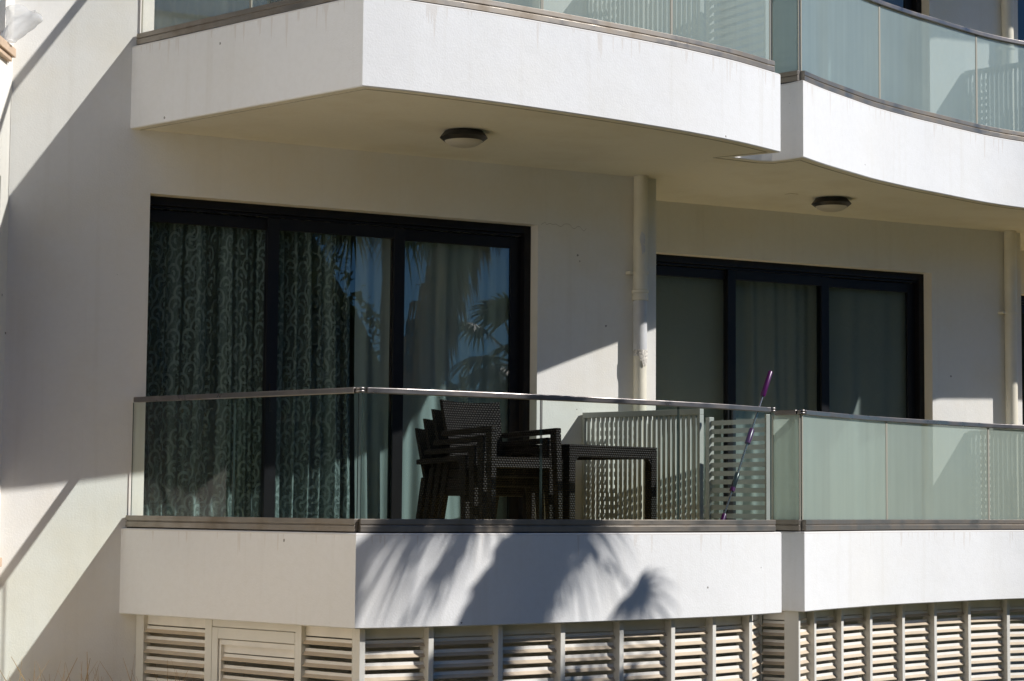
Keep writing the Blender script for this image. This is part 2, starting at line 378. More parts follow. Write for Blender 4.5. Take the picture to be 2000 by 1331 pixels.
# ------------------------------------------------------------------ building
bld=thing('apartment_building',(0,0,-1.6),'white rendered apartment building with stepped walls, curved concrete balconies and dark sliding doors','building')
def wall(mb, A, B, z0, z1, holes, depth, m=0):
    # wall along plan A->B, outside on the right-hand side when walking A->B; holes (s0,s1,z0,z1)
    A=Vector(A); B=Vector(B); d=(B-A); L=d.length; d/=L; n=Vector((-d.y,d.x))   # n points inward (left)
    xs=sorted({0,L,*[h[0] for h in holes],*[h[1] for h in holes]}); zs=sorted({z0,z1,*[h[2] for h in holes],*[h[3] for h in holes]})
    hole=lambda s,z: any(h[0]<s<h[1] and h[2]<z<h[3] for h in holes)
    P=lambda s,z,k: (A.x+d.x*s+n.x*k, A.y+d.y*s+n.y*k, z)
    for i in range(len(xs)-1):
        for j in range(len(zs)-1):
            if hole((xs[i]+xs[i+1])/2,(zs[j]+zs[j+1])/2): continue
            for k,fl in ((0,0),(depth,1)):
                q=[P(xs[i],zs[j],k),P(xs[i+1],zs[j],k),P(xs[i+1],zs[j+1],k),P(xs[i],zs[j+1],k)]
                mb.add(q,[(0,1,2,3) if not fl else (3,2,1,0)],m)
    for h in holes:
        a,b,c,e=h
        for (s0,w0,s1,w1) in ((a,c,a,e),(b,e,b,c),(a,e,b,e),(b,c,a,c)):
            mb.add([P(s0,w0,0),P(s1,w1,0),P(s1,w1,depth),P(s0,w0,depth)],[(0,1,2,3)],m)
ZLO,ZHI=-1.9,8.9
wb=MB(); x0=CX
def holes_for(off,ox): return [(ox+.138-off,ox+2.906-off,ZF+3*k+.002,1.857+3*k) for k in (0,1,2)]
wall(wb,(CX,0),(3.864,0),ZLO,ZHI,holes_for(CX,0),.30)
wall(wb,(3.864,0),(3.864,.87),ZLO,ZHI,[],.20)
wall(wb,(3.864,.87),(8.034,.87),ZLO,ZHI,holes_for(3.864,4.17),.30)
wall(wb,(8.034,.87),(8.034,1.74),ZLO,ZHI,[],.20)
wall(wb,(8.034,1.74),(12.3,1.74),ZLO,ZHI,holes_for(8.034,8.34),.30)
wb.build('wall',WALL,bld,bevel=.004)
ck=MB(); rnd=random.Random(2); x=2.93; z=1.86; pts=[]
while x<3.30:
    pts.append((x,z)); x+=rnd.uniform(.012,.03); z+=rnd.uniform(-.018,.020)
for (a,b),(c,d) in zip(pts[:-1],pts[1:]): ck.add([(a,-.0015,b-.002),(c,-.0015,d-.002),(c,-.0015,d+.0015),(a,-.0015,b+.0015)],[(0,1,2,3)])
ck.build('plaster_crack',simple('crack_shadow',(.50,.48,.43),.9),bld)
# the angled wing on the left with its windows
wa=R(29); wd=Vector((-math.sin(wa),-math.cos(wa))); W0=Vector((CX,0)); W1=W0+wd*8.5
wm=MB(); hs=[]
Lw=8.5
for k in (-1,0,1,2):
    for s in (Lw-.20,Lw-4.2): hs.append((s-1.5,s,-.40+3.05*k,1.86+3.05*k))
hs=[h for h in hs if h[2]>ZLO]
wall(wm,W1,W0,ZLO,ZHI,hs,.3)
wm.build('wing_wall',WING,bld)
def wp(s,out,z): # s metres from the inner corner along the wing, out = outward
    p=W0+wd*s; n=Vector((math.cos(wa),-math.sin(wa))); q=p+n*out; return (q.x,q.y,z)
for h in hs:
    s0,s1=Lw-h[1],Lw-h[0]
    f=MB()
    def wbox(a,b,o0,o1,z0,z1):
        f.hull8([wp(b,o1,z0),wp(a,o1,z0),wp(a,o0,z0),wp(b,o0,z0)],[wp(b,o1,z1),wp(a,o1,z1),wp(a,o0,z1),wp(b,o0,z1)])
    wbox(s0,s0+.06,-.16,-.10,h[2],h[3]); wbox(s1-.06,s1,-.16,-.10,h[2],h[3]); wbox(s0+.06,s1-.06,-.16,-.10,h[3]-.06,h[3]); wbox(s0+.06,s1-.06,-.16,-.10,h[2],h[2]+.06)
    wbox((s0+s1)/2-.03,(s0+s1)/2+.03,-.155,-.105,h[2]+.06,h[3]-.06)
    wo=f.build('window',FRAME,bld)
    gq=MB(); gq.add([wp(s1,-.13,h[2]),wp(s0,-.13,h[2]),wp(s0,-.13,h[3]),wp(s1,-.13,h[3])],[(0,1,2,3)]); gq.build('glass_pane',DARKGLASS,wo,loc=(0,0,0))
    s=MB(); f=s; wbox(s0-.10,s1+.08,-.09,.045,h[2]-.055,h[2]); wbox(s0-.07,s1+.05,-.09,.03,h[2]-.085,h[2]-.056)
    so_=s.build('sill',STONE,wo,loc=(0,0,0),bevel=.004)
    rm=MB(); f=rm; wbox(s0-.02,s1+.02,-.6,-.55,h[2]-.02,h[3]+.02); rm.build('blind',BLIND,wo,loc=(0,0,0))

# curved balcony slabs, one per storey, each running past both flats
def offs(path,d):
    mb=MB(); mb.sweep(path,[(d,0),(d,1)],closed=False); return [(v[0],v[1]) for v in mb.v[::2]]
for k in (0,1,2):
    b=MB(); z=3*k
    # slab field inside, and a continuous edge beam round it whose outer face is the white front
    b.prism(offs(OUT,.085)+SLABPTS[len(OUT):],ZB+z,ZF+z,0,mtop=2,mbot=1)
    b.sweep(OUT,[(.006,ZB+z),(0,ZB+z+.006),(0,ZT+z-.006),(.006,ZT+z),(.085,ZT+z),(.085,ZB+z)],mats=[0,0,0,0,0,1])
    bo=b.build('balcony',[FASC,SOFF,TILE],bld,smooth=25)
    bo['label']=('lower curved balcony with chairs on it','middle curved balcony over the chairs','top curved balcony')[k]
    gr=MB()
    gr.sweep(OUT,[(.060,ZB+z-.003),(.066,ZB+z-.003),(.066,ZB+z+.002),(.060,ZB+z+.002)],0)
    gr.build('drip_groove',GROOVE,bo,loc=(0,0,0))  # raised strip in a darker colour, standing for the shade in the groove
for k in (1,):   # small junction box cover on the soffit by the second lamp
    h=MB(); h.box((5.05,.04,2.246),(5.13,.10,2.2515)); h.build('soffit_cover',SOFF,bld,bevel=.002)

# sliding doors
def sliding_door(ox,oy,oz,lab):
    x0,x1,z0,z1=ox+.138,ox+2.906,oz+ZF+.002,oz+1.857
    root=MB(); f=root; y=oy
    f.box((x0,y+.10,z0),(x0+.006,y+.19,z1)); f.box((x1-.05,y+.10,z0),(x1,y+.19,z1)); f.box((x0+.006,y+.10,z1-.055),(x1-.05,y+.19,z1)); f.box((x0+.006,y+.10,z0),(x1-.05,y+.19,z0+.04))
    f.box((x0+.05,y+.125,z1-.075),(x1-.05,y+.128,z1-.056)); 
    d=f.build('sliding_door',FRAME,bld,bevel=.003)
    if lab: d['label']=lab
    for (a,b,yy) in ((ox+.146,ox+1.055,.155),(ox+.975,ox+1.955,.118),(ox+1.875,ox+2.856,.155)):
        s=MB(); zz0,zz1=z0+.042,z1-.077
        wl,wr=(.012 if a<ox+.2 else .078),.078
        s.box((a,y+yy,zz0),(a+wl,y+yy+.028,zz1)); s.box((b-wr,y+yy,zz0),(b,y+yy+.028,zz1)); s.box((a+wl,y+yy,zz1-.078),(b-wr,y+yy+.028,zz1)); s.box((a+wl,y+yy,zz0),(b-wr,y+yy+.028,zz0+.09))
        s.build('sash',FRAME,d,loc=(0,0,0),bevel=.003)
        if a>ox+.9 and a<ox+1.2:
            hd=MB(); hd.box((a+.026,y+yy-.012,z0+.92),(a+.05,y+yy-.0005,z0+1.10)); hd.build('handle',FRAME,d,loc=(0,0,0),bevel=.003)
        p=MB(); p.add([(a+wl-.01,y+yy+.014,zz0+.08),(b-wr+.01,y+yy+.014,zz0+.08),(b-wr+.01,y+yy+.014,zz1-.07),(a+wl-.01,y+yy+.014,zz1-.07)],[(0,1,2,3)])
        p.build('glass_pane',WINGLASS,d,loc=(0,0,0))
    return d
for k in (0,1):
    for i in range(3):
        sliding_door(4.17*i,.87*i,3*k,None)
# rooms behind the doors
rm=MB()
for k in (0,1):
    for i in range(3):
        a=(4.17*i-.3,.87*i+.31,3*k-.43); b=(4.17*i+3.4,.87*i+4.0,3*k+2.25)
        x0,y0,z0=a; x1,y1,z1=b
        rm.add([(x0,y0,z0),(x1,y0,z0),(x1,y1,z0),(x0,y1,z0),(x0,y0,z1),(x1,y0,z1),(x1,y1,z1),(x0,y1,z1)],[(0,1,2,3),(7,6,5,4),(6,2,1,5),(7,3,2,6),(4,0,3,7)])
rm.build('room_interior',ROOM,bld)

# curtains
def curtain(x0,x1,y,z0,z1,fold,amp,seed,m,name,label,group=None,cat='curtain'):
    rnd=random.Random(seed); mb=MB(); n=int((x1-x0)/.008); nz=14; u=0; pts=[]; px=None
    ph=[rnd.uniform(0,6.28) for _ in range(4)]
    for i in range(n+1):
        x=x0+(x1-x0)*i/n; q=x/fold*2*math.pi
        yy=y+amp*(math.sin(q+.8*math.sin(q*.31+ph[0]))+.45*math.sin(q*2.1+ph[1])+.6*math.sin(q*.43+ph[2]))
        if px: u+=math.hypot(x-px[0],yy-px[1])
        px=(x,yy); pts.append((x,yy,u))
    for i,(x,yy,u) in enumerate(pts):
        for j in range(nz+1):
            z=z0+(z1-z0)*j/nz; t=1-j/nz
            mb.v.append((x+.012*math.sin(z*2+x*9)*t, y+(yy-y)*(.55+.45*t)+.01*math.sin(z*1.7+x*3),z)); mb.uv[len(mb.v)-1]=(u,z)
    for i in range(n):
        for j in range(nz):
            a=i*(nz+1)+j; mb.f.append((a,a+nz+1,a+nz+2,a+1)); mb.m.append(0)
    o=mb.build(name,m,smooth=180); tag(o,label,cat,group); return o
zc0,zc1=ZF+.02,1.83
curtain(.10,1.03,.245,zc0,zc1,.115,.028,1,LACE,'lace_curtain','swirl patterned lace curtain behind the leftmost door pane','lace curtains')
curtain(1.05,1.62,.245,zc0,zc1,.095,.028,5,LACE,'lace_curtain','swirl patterned lace curtain gathered behind the middle pane of the chair balcony door','lace curtains')
curtain(1.66,2.88,.255,zc0,zc1,.20,.014,9,SHEER,'sheer_curtain','plain pale sheer curtain behind the door pane above the stacked chairs')
curtain(4.25,5.24,1.10,zc0,zc1,.5,.006,11,BLIND,'grey_curtain','flat dark grey curtain behind the door pane beside the downpipe','grey curtains')
curtain(5.25,6.12,1.11,zc0,zc1,.22,.018,13,BLIND,'grey_curtain','softly folded grey curtain behind the pane above the purple mop','grey curtains')
curtain(6.14,7.15,1.10,zc0,zc1,.34,.012,15,BLIND,'grey_curtain','grey green curtain with a slanted patch of sun behind the right door pane','grey curtains')
curtain(4.25,7.15,4.24-3+.02,zc0+3,zc1+3,.3,.02,21,BLIND,'grey_curtain','grey curtain behind the upper door at the top right','grey curtains')
curtain(.10,2.88,.38,zc0+3,zc1+3,.2,.02,23,BLIND,'grey_curtain','grey curtain behind weathered glass of the upper left balcony','grey curtains')

# ------------------------------------------------------------------ balustrades
def seg_between(path,t0,t1):
    P=[Vector(p) for p in path]; L=[0]
    for i in range(1,len(P)): L.append(L[-1]+(P[i]-P[i-1]).length)
    def at(s):
        for i in range(1,len(P)):
            if s<=L[i]+1e-9: return P[i-1].lerp(P[i],(s-L[i-1])/max(1e-9,L[i]-L[i-1]))
        return P[-1]
    pts=[at(t0)]+[p for p,l in zip(P,L) if t0+.004<l<t1-.004]+[at(t1)]
    return [(p.x,p.y) for p in pts]
def plen(path): return sum((Vector(path[i+1])-Vector(path[i])).length for i in range(len(path)-1))
def project_s(path,q):
    best=(9,0); acc=0
    for i in range(len(path)-1):
        a=Vector(path[i]); b=Vector(path[i+1]); d=b-a; t=max(0,min(1,(Vector(q)-a).dot(d)/d.dot(d))); r=(a+d*t-Vector(q)).length
        if r<best[0]: best=(r,acc+t*d.length)
        acc+=d.length
    return best[1]
def balustrade(runs,dz,label):
    base=runs[0][0][0]
    root=thing('glass_balustrade',(base[0],base[1],ZT+dz),label,'balustrade','glass balustrades along the balconies')
    for path,cuts,gm in runs:
        ch=MB(); ch.sweep(path,[(-.032,ZT+dz+.008),(-.032,ZT+dz+.040),(-.026,ZT+dz+.043),(-.026,ZT+dz+.046),(-.032,ZT+dz+.049),(-.032,ZT+dz+.078),(.032,ZT+dz+.078),(.032,ZT+dz+.008)])
        ch.build('base_channel',ALU,root,bevel=.0015)
        sl=MB(); sl.sweep(path,[(-.02,ZT+dz+.0005),(-.02,ZT+dz+.0078),(.02,ZT+dz+.0078),(.02,ZT+dz+.0005)]); sl.build('gap_shade_strip',DARKGAP,root)  # dark colour stands for the shaded gap and reddish crust under the channel
        L=plen(path)
        rl=MB(); rl.sweep(seg_between(path,.035,L-.03),[(-.021,.545+dz),(-.021,.577+dz),(.021,.577+dz),(.021,.545+dz)]); rl.build('handrail',RAILM,root,bevel=.004)
        cs=[.006]+[project_s(path,c) for c in cuts]+[L-.008]
        for a,b in zip(cs[:-1],cs[1:]):
            pp=seg_between(path,a+.005,b-.005)
            p=MB(); p.sweep(pp,[(0,ZT+dz+.079),(0,.544+dz)],closed=False); po=p.build('glass_pane',gm,root)
            hw=.0022 if gm is CLEAR else .004
            for q in (pp[0],pp[-1]):
                e=MB(); e.box((q[0]-hw,q[1]-hw,ZT+dz+.079),(q[0]+hw,q[1]+hw,.544+dz))
                e.build('polished_edge',EDGE if gm is CLEAR else SEAL,po,loc=(0,0,0))
        c=MB(); q=path[-1]
        for zz in (.548,.564): c.lathe([(0,zz+dz),(.026,zz+dz),(.028,zz+dz+.003),(.028,zz+dz+.009),(.026,zz+dz+.012),(0,zz+dz+.012)],(q[0],q[1],0),20)
        c.build('rail_joint',RAILM,root,smooth=40)
    return root
INS=.05
off_all=offs(OUT,INS); nf=len(FRONT1); nn_=len(NOTCH)
offL=[(.045,.0),off_all[1]]; offL[0]=(.052,-.004)
offF=off_all[1:1+nf]; offF[-1]=(3.905,-1.345)
i2=1+nf+nn_
offF2=off_all[i2:i2+len(FRONT2)]
side2=[(4.16,-.985),off_all[i2]]
# the wall end has a small bracket; joints measured from the photo
def cut_px(path,pxs):  # where a vertical joint seen at photo column px meets the path
    out=[]
    for px in pxs:
        d=fw+r2*((px-1000)/4018); n=Vector((d.y,-d.x)); cpos=Vector((-3.876,-12.306))
        for i in range(len(path)-1):
            a=Vector(path[i])-cpos; b=Vector(path[i+1])-cpos; ka=a.dot(n); kb=b.dot(n)
            if ka*kb<=0 and ka!=kb: out.append(tuple(Vector(path[i]).lerp(Vector(path[i+1]),ka/(ka-kb)))); break
    return out
balustrade([(offL,cut_px(offL,[461]),CLEAR),(offF,cut_px(offF,[1058,1325]),CLEAR)],0,'clear glass balustrade in front of the stacked chairs and table')
balustrade([(side2,[],FROSTB),(offF2,cut_px(offF2,[1730,1928,2140]),FROSTB)],0,'weathered greenish glass balustrade right of the purple mop')
balustrade([(offL,cut_px(offL,[478]),FROSTA),(offF,cut_px(offF,[1054,1310]),FROSTD)],3,'weathered glass balustrade on the upper balcony above the stacked chairs')
balustrade([(side2,[],FROSTC),(offF2,cut_px(offF2,[1721,1912,2140]),FROSTC)],3,'bluish weathered glass balustrade at the top right of the photo')
br=None

# ------------------------------------------------------------------ ceiling lamps
def lamp(x,y,z,label):
    t=thing('ceiling_lamp',(x,y,z),label,'ceiling lamp','round ceiling lamps')
    b=MB(); b.lathe([(0,-.001),(.118,-.001),(.122,-.006),(.15,-.042),(.122,-.064),(.118,-.062),(.0,-.062)]); bo=b.build('lamp_body',LAMPB,t,loc=(0,0,0),smooth=30); ids.add(bo.name)
    d=MB(); d.lathe([(.119,-.063),(.105,-.077),(.08,-.090),(.05,-.098),(.02,-.101),(0,-.1015)]); do=d.build('lamp_diffuser',LAMPD,t,loc=(0,0,0),smooth=180); ids.add(do.name)
    return t
lamp(1.83,-.985,ZB+3,'dark rimmed round ceiling lamp under the soffit above the stacked chairs')
lamp(5.48,.10,ZB+3,'dark rimmed round ceiling lamp under the right balcony soffit')

# ------------------------------------------------------------------ downpipes
def downpipe(x,y,z0,z1,label,detailed):
    t=thing('downpipe',(x,y,z0),label,'downpipe','white downpipes')
    r=.050
    p=MB(); 
    if detailed:
        p.lathe([(r,1.37-z0),(r,z1-z0)],seg=24); p.lathe([(r-.004,0),(r-.004,1.39-z0)],seg=24)
    else: p.lathe([(r,0),(r,z1-z0)],seg=24)
    p.build('pipe',PIPE,t,loc=(0,0,0),smooth=60)
    cz=1.565-z0 if z0<2 else 1.2
    c=MB(); c.lathe([(r+.001,cz-.010),(r+.007,cz-.010),(r+.007,cz+.010),(r+.001,cz+.010)],seg=24); c.box((-.085,.0,cz-.010),(-.05,.06,cz+.010)); c.box((.045,.0,cz-.009),(.07,.02,cz+.009)); c.build('clamp',PIPE,t,loc=(0,0,0),bevel=.002)
    if detailed:
        s=MB(); z=1.37-z0; s.lathe([(r,z),(r+.008,z+.002),(r+.008,z+.035),(r+.004,z+.04),(r+.004,z+.05),(r+.010,z+.054),(r+.010,z+.072),(r,z+.078)],seg=28); s.build('socket',PIPE,t,loc=(0,0,0),smooth=40)
        s=MB(); s.lathe([(r-.001,.98-z0),(r-.001,1.368-z0)],seg=24); s.build('grey_sleeve',PIPEGREY,t,loc=(0,0,0),smooth=60)
        q=MB(); zb=1.01-z0; n=18
        for i in range(n+1):
            th=R(175)+R(170)*i/n; x_=math.cos(th)*(r+.003); y_=math.sin(th)*(r+.003); f=i/n
            low=zb-.02-.085*math.exp(-((f-.60)/.24)**2)-.012*math.sin(i*2.1)
            q.v += [(x_,y_,zb+.012),(x_,y_,low)]
        for i in range(n): q.f.append((2*i,2*i+1,2*i+3,2*i+2)); q.m.append(0)
        q.build('flaking_patch',PATCH,t,loc=(0,0,0))
        q=MB(); 
        for (z,w,hh,a0) in ((1.80,.020,.07,255),(1.73,.014,.05,262)):
            n=10
            for i in range(n):
                a=2*math.pi*i/n; th=R(a0)+math.cos(a)*w/r; q.v.append((math.cos(th)*(r+.002),math.sin(th)*(r+.002),z-z0+math.sin(a)*hh*(.7+.3*math.sin(i*3))))
            k=len(q.v)-n; q.f.append(tuple(range(k,k+n))); q.m.append(0)
        q.build('flaking_patch',PIPEGREY,t,loc=(0,0,0))
    return t
downpipe(3.697,-.058,ZF+.003,ZB+3-.002,'patched white downpipe with peeling paint beside the left sliding door',True)
downpipe(7.865,.81,ZF+.003,ZB+3-.002,'plain white downpipe at the right end of the lower wall',False)
downpipe(7.865,.81,ZF+3.003,ZB+6-.002,'plain white downpipe on the upper wall in the top right corner',False)
downpipe(3.697,-.058,ZF+3.003,ZB+6-.002,'white downpipe on the upper wall behind weathered glass',False)

# ------------------------------------------------------------------ louvred screens under the balconies
PITCH=.0625
def obox(mb,a,b,w0,w1,z0,z1,m=0):
    # bar from plan a to b, from w0 to w1 towards the right-hand side
    A=Vector(a); B=Vector(b); d=(B-A).normalized(); n=Vector((d.y,-d.x))
    q=[A+n*w1,B+n*w1,B+n*w0,A+n*w0]
    mb.hull8([(p.x,p.y,z0) for p in q],[(p.x,p.y,z1) for p in q],m)
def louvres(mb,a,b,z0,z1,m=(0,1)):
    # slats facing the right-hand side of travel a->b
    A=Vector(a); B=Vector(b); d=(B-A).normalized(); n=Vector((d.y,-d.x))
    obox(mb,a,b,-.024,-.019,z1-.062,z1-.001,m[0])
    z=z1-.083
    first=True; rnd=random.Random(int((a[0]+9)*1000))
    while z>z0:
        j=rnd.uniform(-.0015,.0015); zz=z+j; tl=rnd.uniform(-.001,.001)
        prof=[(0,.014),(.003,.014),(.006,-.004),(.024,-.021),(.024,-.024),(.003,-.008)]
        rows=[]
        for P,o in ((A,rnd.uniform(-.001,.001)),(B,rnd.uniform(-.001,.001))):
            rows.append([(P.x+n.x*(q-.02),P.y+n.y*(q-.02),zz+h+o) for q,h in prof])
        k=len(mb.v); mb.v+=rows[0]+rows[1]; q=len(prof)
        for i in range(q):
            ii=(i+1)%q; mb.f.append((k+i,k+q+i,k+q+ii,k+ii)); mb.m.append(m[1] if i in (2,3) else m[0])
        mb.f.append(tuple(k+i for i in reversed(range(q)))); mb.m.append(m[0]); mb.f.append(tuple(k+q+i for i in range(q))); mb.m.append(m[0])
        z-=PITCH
LZ0,LZ1=-1.58,ZB-.002
def along(a,b,s):
    A=Vector(a); B=Vector(b); p=A+(B-A).normalized()*s; return (p.x,p.y)
# left run with the gate: from the wall to the corner under the balcony's sharp corner
LA=(.118,-.005); lo_=offs(OUT,.105); LB=lo_[1]
ls=thing('louvred_screen',(LA[0],LA[1],LZ0),'short white louvred screen with a gate, left below the shaded balcony side','louvred screen','louvred screens under the balconies')
def px_on(a,b,px): 
    c=cut_px([a,b],[px]); return c[0]
g0=px_on(LA,LB,296); g1=px_on(LA,LB,415); g2=px_on(LA,LB,428); g3=px_on(LA,LB,590); g4=px_on(LA,LB,602); g5=px_on(LA,LB,700)
p=MB(); obox(p,LA,g0,-.045,.012,LZ0,LZ1); p.build('post',WHITEAL,ls,bevel=.002)
p=MB(); louvres(p,g0,g1,LZ0,LZ1); obox(p,g0,g1,-.03,-.022,LZ1-.035,LZ1-.001); p.build('louvre_panel',[SLATTOP,SLATLIP],ls)
p=MB(); obox(p,g1,g2,-.045,.014,LZ0,LZ1); p.build('post',WHITEAL,ls,bevel=.002)
gate=MB(); ga=along(g2,g3,.006); gb=g3
gi0=along(ga,gb,.052); gi1=along(gb,ga,.005)
ztop=LZ1-.048
obox(gate,ga,gi0,-.03,.016,LZ0+.02,ztop); obox(gate,gi0,gi1,-.03,.016,ztop-.065,ztop); obox(gate,gi1,gb,-.03,.016,LZ0+.02,ztop)
go=gate.build('gate',WHITEAL,ls,bevel=.003)
p=MB(); louvres(p,along(gi0,gi1,.02),gi1,LZ0+.05,ztop-.085); obox(p,along(gi0,gi1,.004),along(gi0,gi1,.0195),-.02,.005,LZ0+.05,ztop-.07); obox(p,along(gi0,gi1,.02),gi1,-.02,.004,ztop-.10,ztop-.07); p.build('louvre_panel',[SLATTOP,SLATLIP],go,loc=(0,0,0))
p=MB(); obox(p,g2,g3,-.04,.010,LZ1-.045,LZ1); p.build('head_rail',WHITEAL,ls,bevel=.002)
p=MB(); obox(p,g3,g4,-.045,.016,LZ0,LZ1); p.build('post',WHITEAL,ls,bevel=.002)
p=MB(); louvres(p,g4,g5,LZ0,LZ1); p.build('louvre_panel',[SLATTOP,SLATLIP],ls)
p=MB(); obox(p,g5,LB,-.05,.012,LZ0,LZ1); p.build('post',WHITEAL,ls,bevel=.002)
# the long curved runs
def louvre_run(path,pxs,label,pw=.034):
    pts=[path[0]]+cut_px(path,pxs)
    root=thing('louvred_screen',(pts[0][0],pts[0][1],LZ0),label,'louvred screen','louvred screens under the balconies')
    n=len(pts)
    for i,q in enumerate(pts):
        a=Vector(pts[max(0,i-1)]); b=Vector(pts[min(n-1,i+1)]); d=(b-a).normalized()*pw/2; q=Vector(q)
        m=MB(); obox(m,q-d,q+d,-.06,.040,LZ0,LZ1); m.build('post',WHITEAL,root,bevel=.002)
    for i in range(n-1):
        a=Vector(pts[i]); b=Vector(pts[i+1]); d=(b-a).normalized()*(pw/2+.001)
        m=MB(); louvres(m,a+d,b-d,LZ0,LZ1); m.build('louvre_panel',[SLATTOP,SLATLIP],root)
    return root,pts
pf=[LB]+offs(OUT,.105)[2:1+nf]
r1,pts1=louvre_run(pf,[842,975,1095,1208,1307,1386,1456],'long white louvred screen below the lower balcony, dappled by palm shade')
INN=(4.11,-.93)
COR=(4.235,-1.125)
f2=offs(OUT,.165)[i2:i2+len(FRONT2)]
pf2=[COR]+f2[1:]
r2_,pts2=louvre_run(pf2,[1580,1633,1689,1752,1814,1880,1956,2040],'sunlit white louvred screen at the bottom right corner')
rr=thing('louvred_screen',(INN[0],INN[1],LZ0),'shaded louvred screen in the recess between the two curved runs','louvred screen','louvred screens under the balconies')
a=Vector(pts1[-1]); 
m=MB(); louvres(m,along(a,INN,.02),along(INN,a,.008),LZ0,LZ1); m.build('louvre_panel',[SLATTOP,SLATLIP],rr)
m=MB(); louvres(m,along(INN,COR,.008),along(COR,INN,.055),LZ0,LZ1); m.build('louvre_panel',[SLATTOP,SLATLIP],rr)
m=MB(); obox(m,along(COR,INN,.05),along(COR,INN,.0185),-.04,.010,LZ0,LZ1); m.build('post',WHITEAL,rr,bevel=.002)
m=MB(); obox(m,along(INN,a,.0075),along(INN,a,.0005),-.03,.006,LZ0,LZ1); m.build('post',WHITEAL,rr)

# ------------------------------------------------------------------ slatted screens on the balconies
def slat_screen(o,dz,lab):
    ox,oy=o
    A=(3.275+ox,-.012+oy); B=(3.585+ox,-1.01+oy); zt=.572+dz; zb=ZF+dz+.03
    t=thing('slatted_screen',(A[0],A[1],ZF+dz),lab[0],'screen','slatted privacy screens')
    m=MB(); obox(m,A,B,-.02,.02,zt-.038,zt); obox(m,A,B,-.02,.02,zb,zb+.035); m.build('rail',SCREEN,t,bevel=.002)
    for q,q2 in ((A,along(A,B,.022)),(along(B,A,.022),B)):
        m=MB(); obox(m,q,q2,-.021,.021,ZF+dz+.001,zt-.039); m.build('post',SCREEN,t,bevel=.002)
    m=MB(); L=(Vector(B)-Vector(A)).length; s=.034
    while s<L-.04:
        obox(m,along(A,B,s),along(A,B,s+.025),-.006,.006,zb+.035,zt-.038); s+=.0425
    m.build('slat_panel',SCREEN,t)
    m=MB(); z=zb+.05
    while z<zt-.06:
        obox(m,along(A,B,.026),along(A,B,.36),-.105,-.095,z,z+.034); z+=.0565
    m.build('cross_slat_panel',SCREEN,t)
    C=(3.915+ox,-1.295+oy) if ox==0 else (3.72+ox,-1.05+oy); D=(3.82+ox,-.02+oy)
    t=thing('slatted_screen',(D[0],D[1],ZF+dz),lab[1],'screen','slatted privacy screens')
    zt=.535+dz
    for q,q2 in ((D,along(D,C,.04)),(along(D,C,.64),along(D,C,.68)),(along(C,D,.016),C)):
        m=MB(); obox(m,q,q2,-.02,.02,ZF+dz+.001,zt); m.build('post',SCREEN,t,bevel=.002)
    for q,q2 in ((along(D,C,.041),along(D,C,.639)),(along(D,C,.681),along(C,D,.017))):
        m=MB(); z=zb; zt_=zt if q!=along(D,C,.041) else dz-.02
        while z<zt_-.02:
            obox(m,q,q2,-.006,.006,z,z+.032); z+=.0565
        m.build('slat_panel',SCREEN,t)
slat_screen((0,0),0,('pale screen of upright slats standing behind the wicker table','screen of horizontal slats behind the purple mop'))
slat_screen((0,0),3,('pale screen of upright slats seen dimly through the upper weathered glass','screen of horizontal slats at the end of the upper balcony'))
slat_screen((4.17,.87),0,('screen of upright slats behind weathered glass at the right edge, lower balcony','screen of horizontal slats at the far right end, lower balcony'))
slat_screen((4.17,.87),3,('screen of upright slats behind weathered glass at the right edge, upper balcony','screen of horizontal slats at the far right end, upper balcony'))

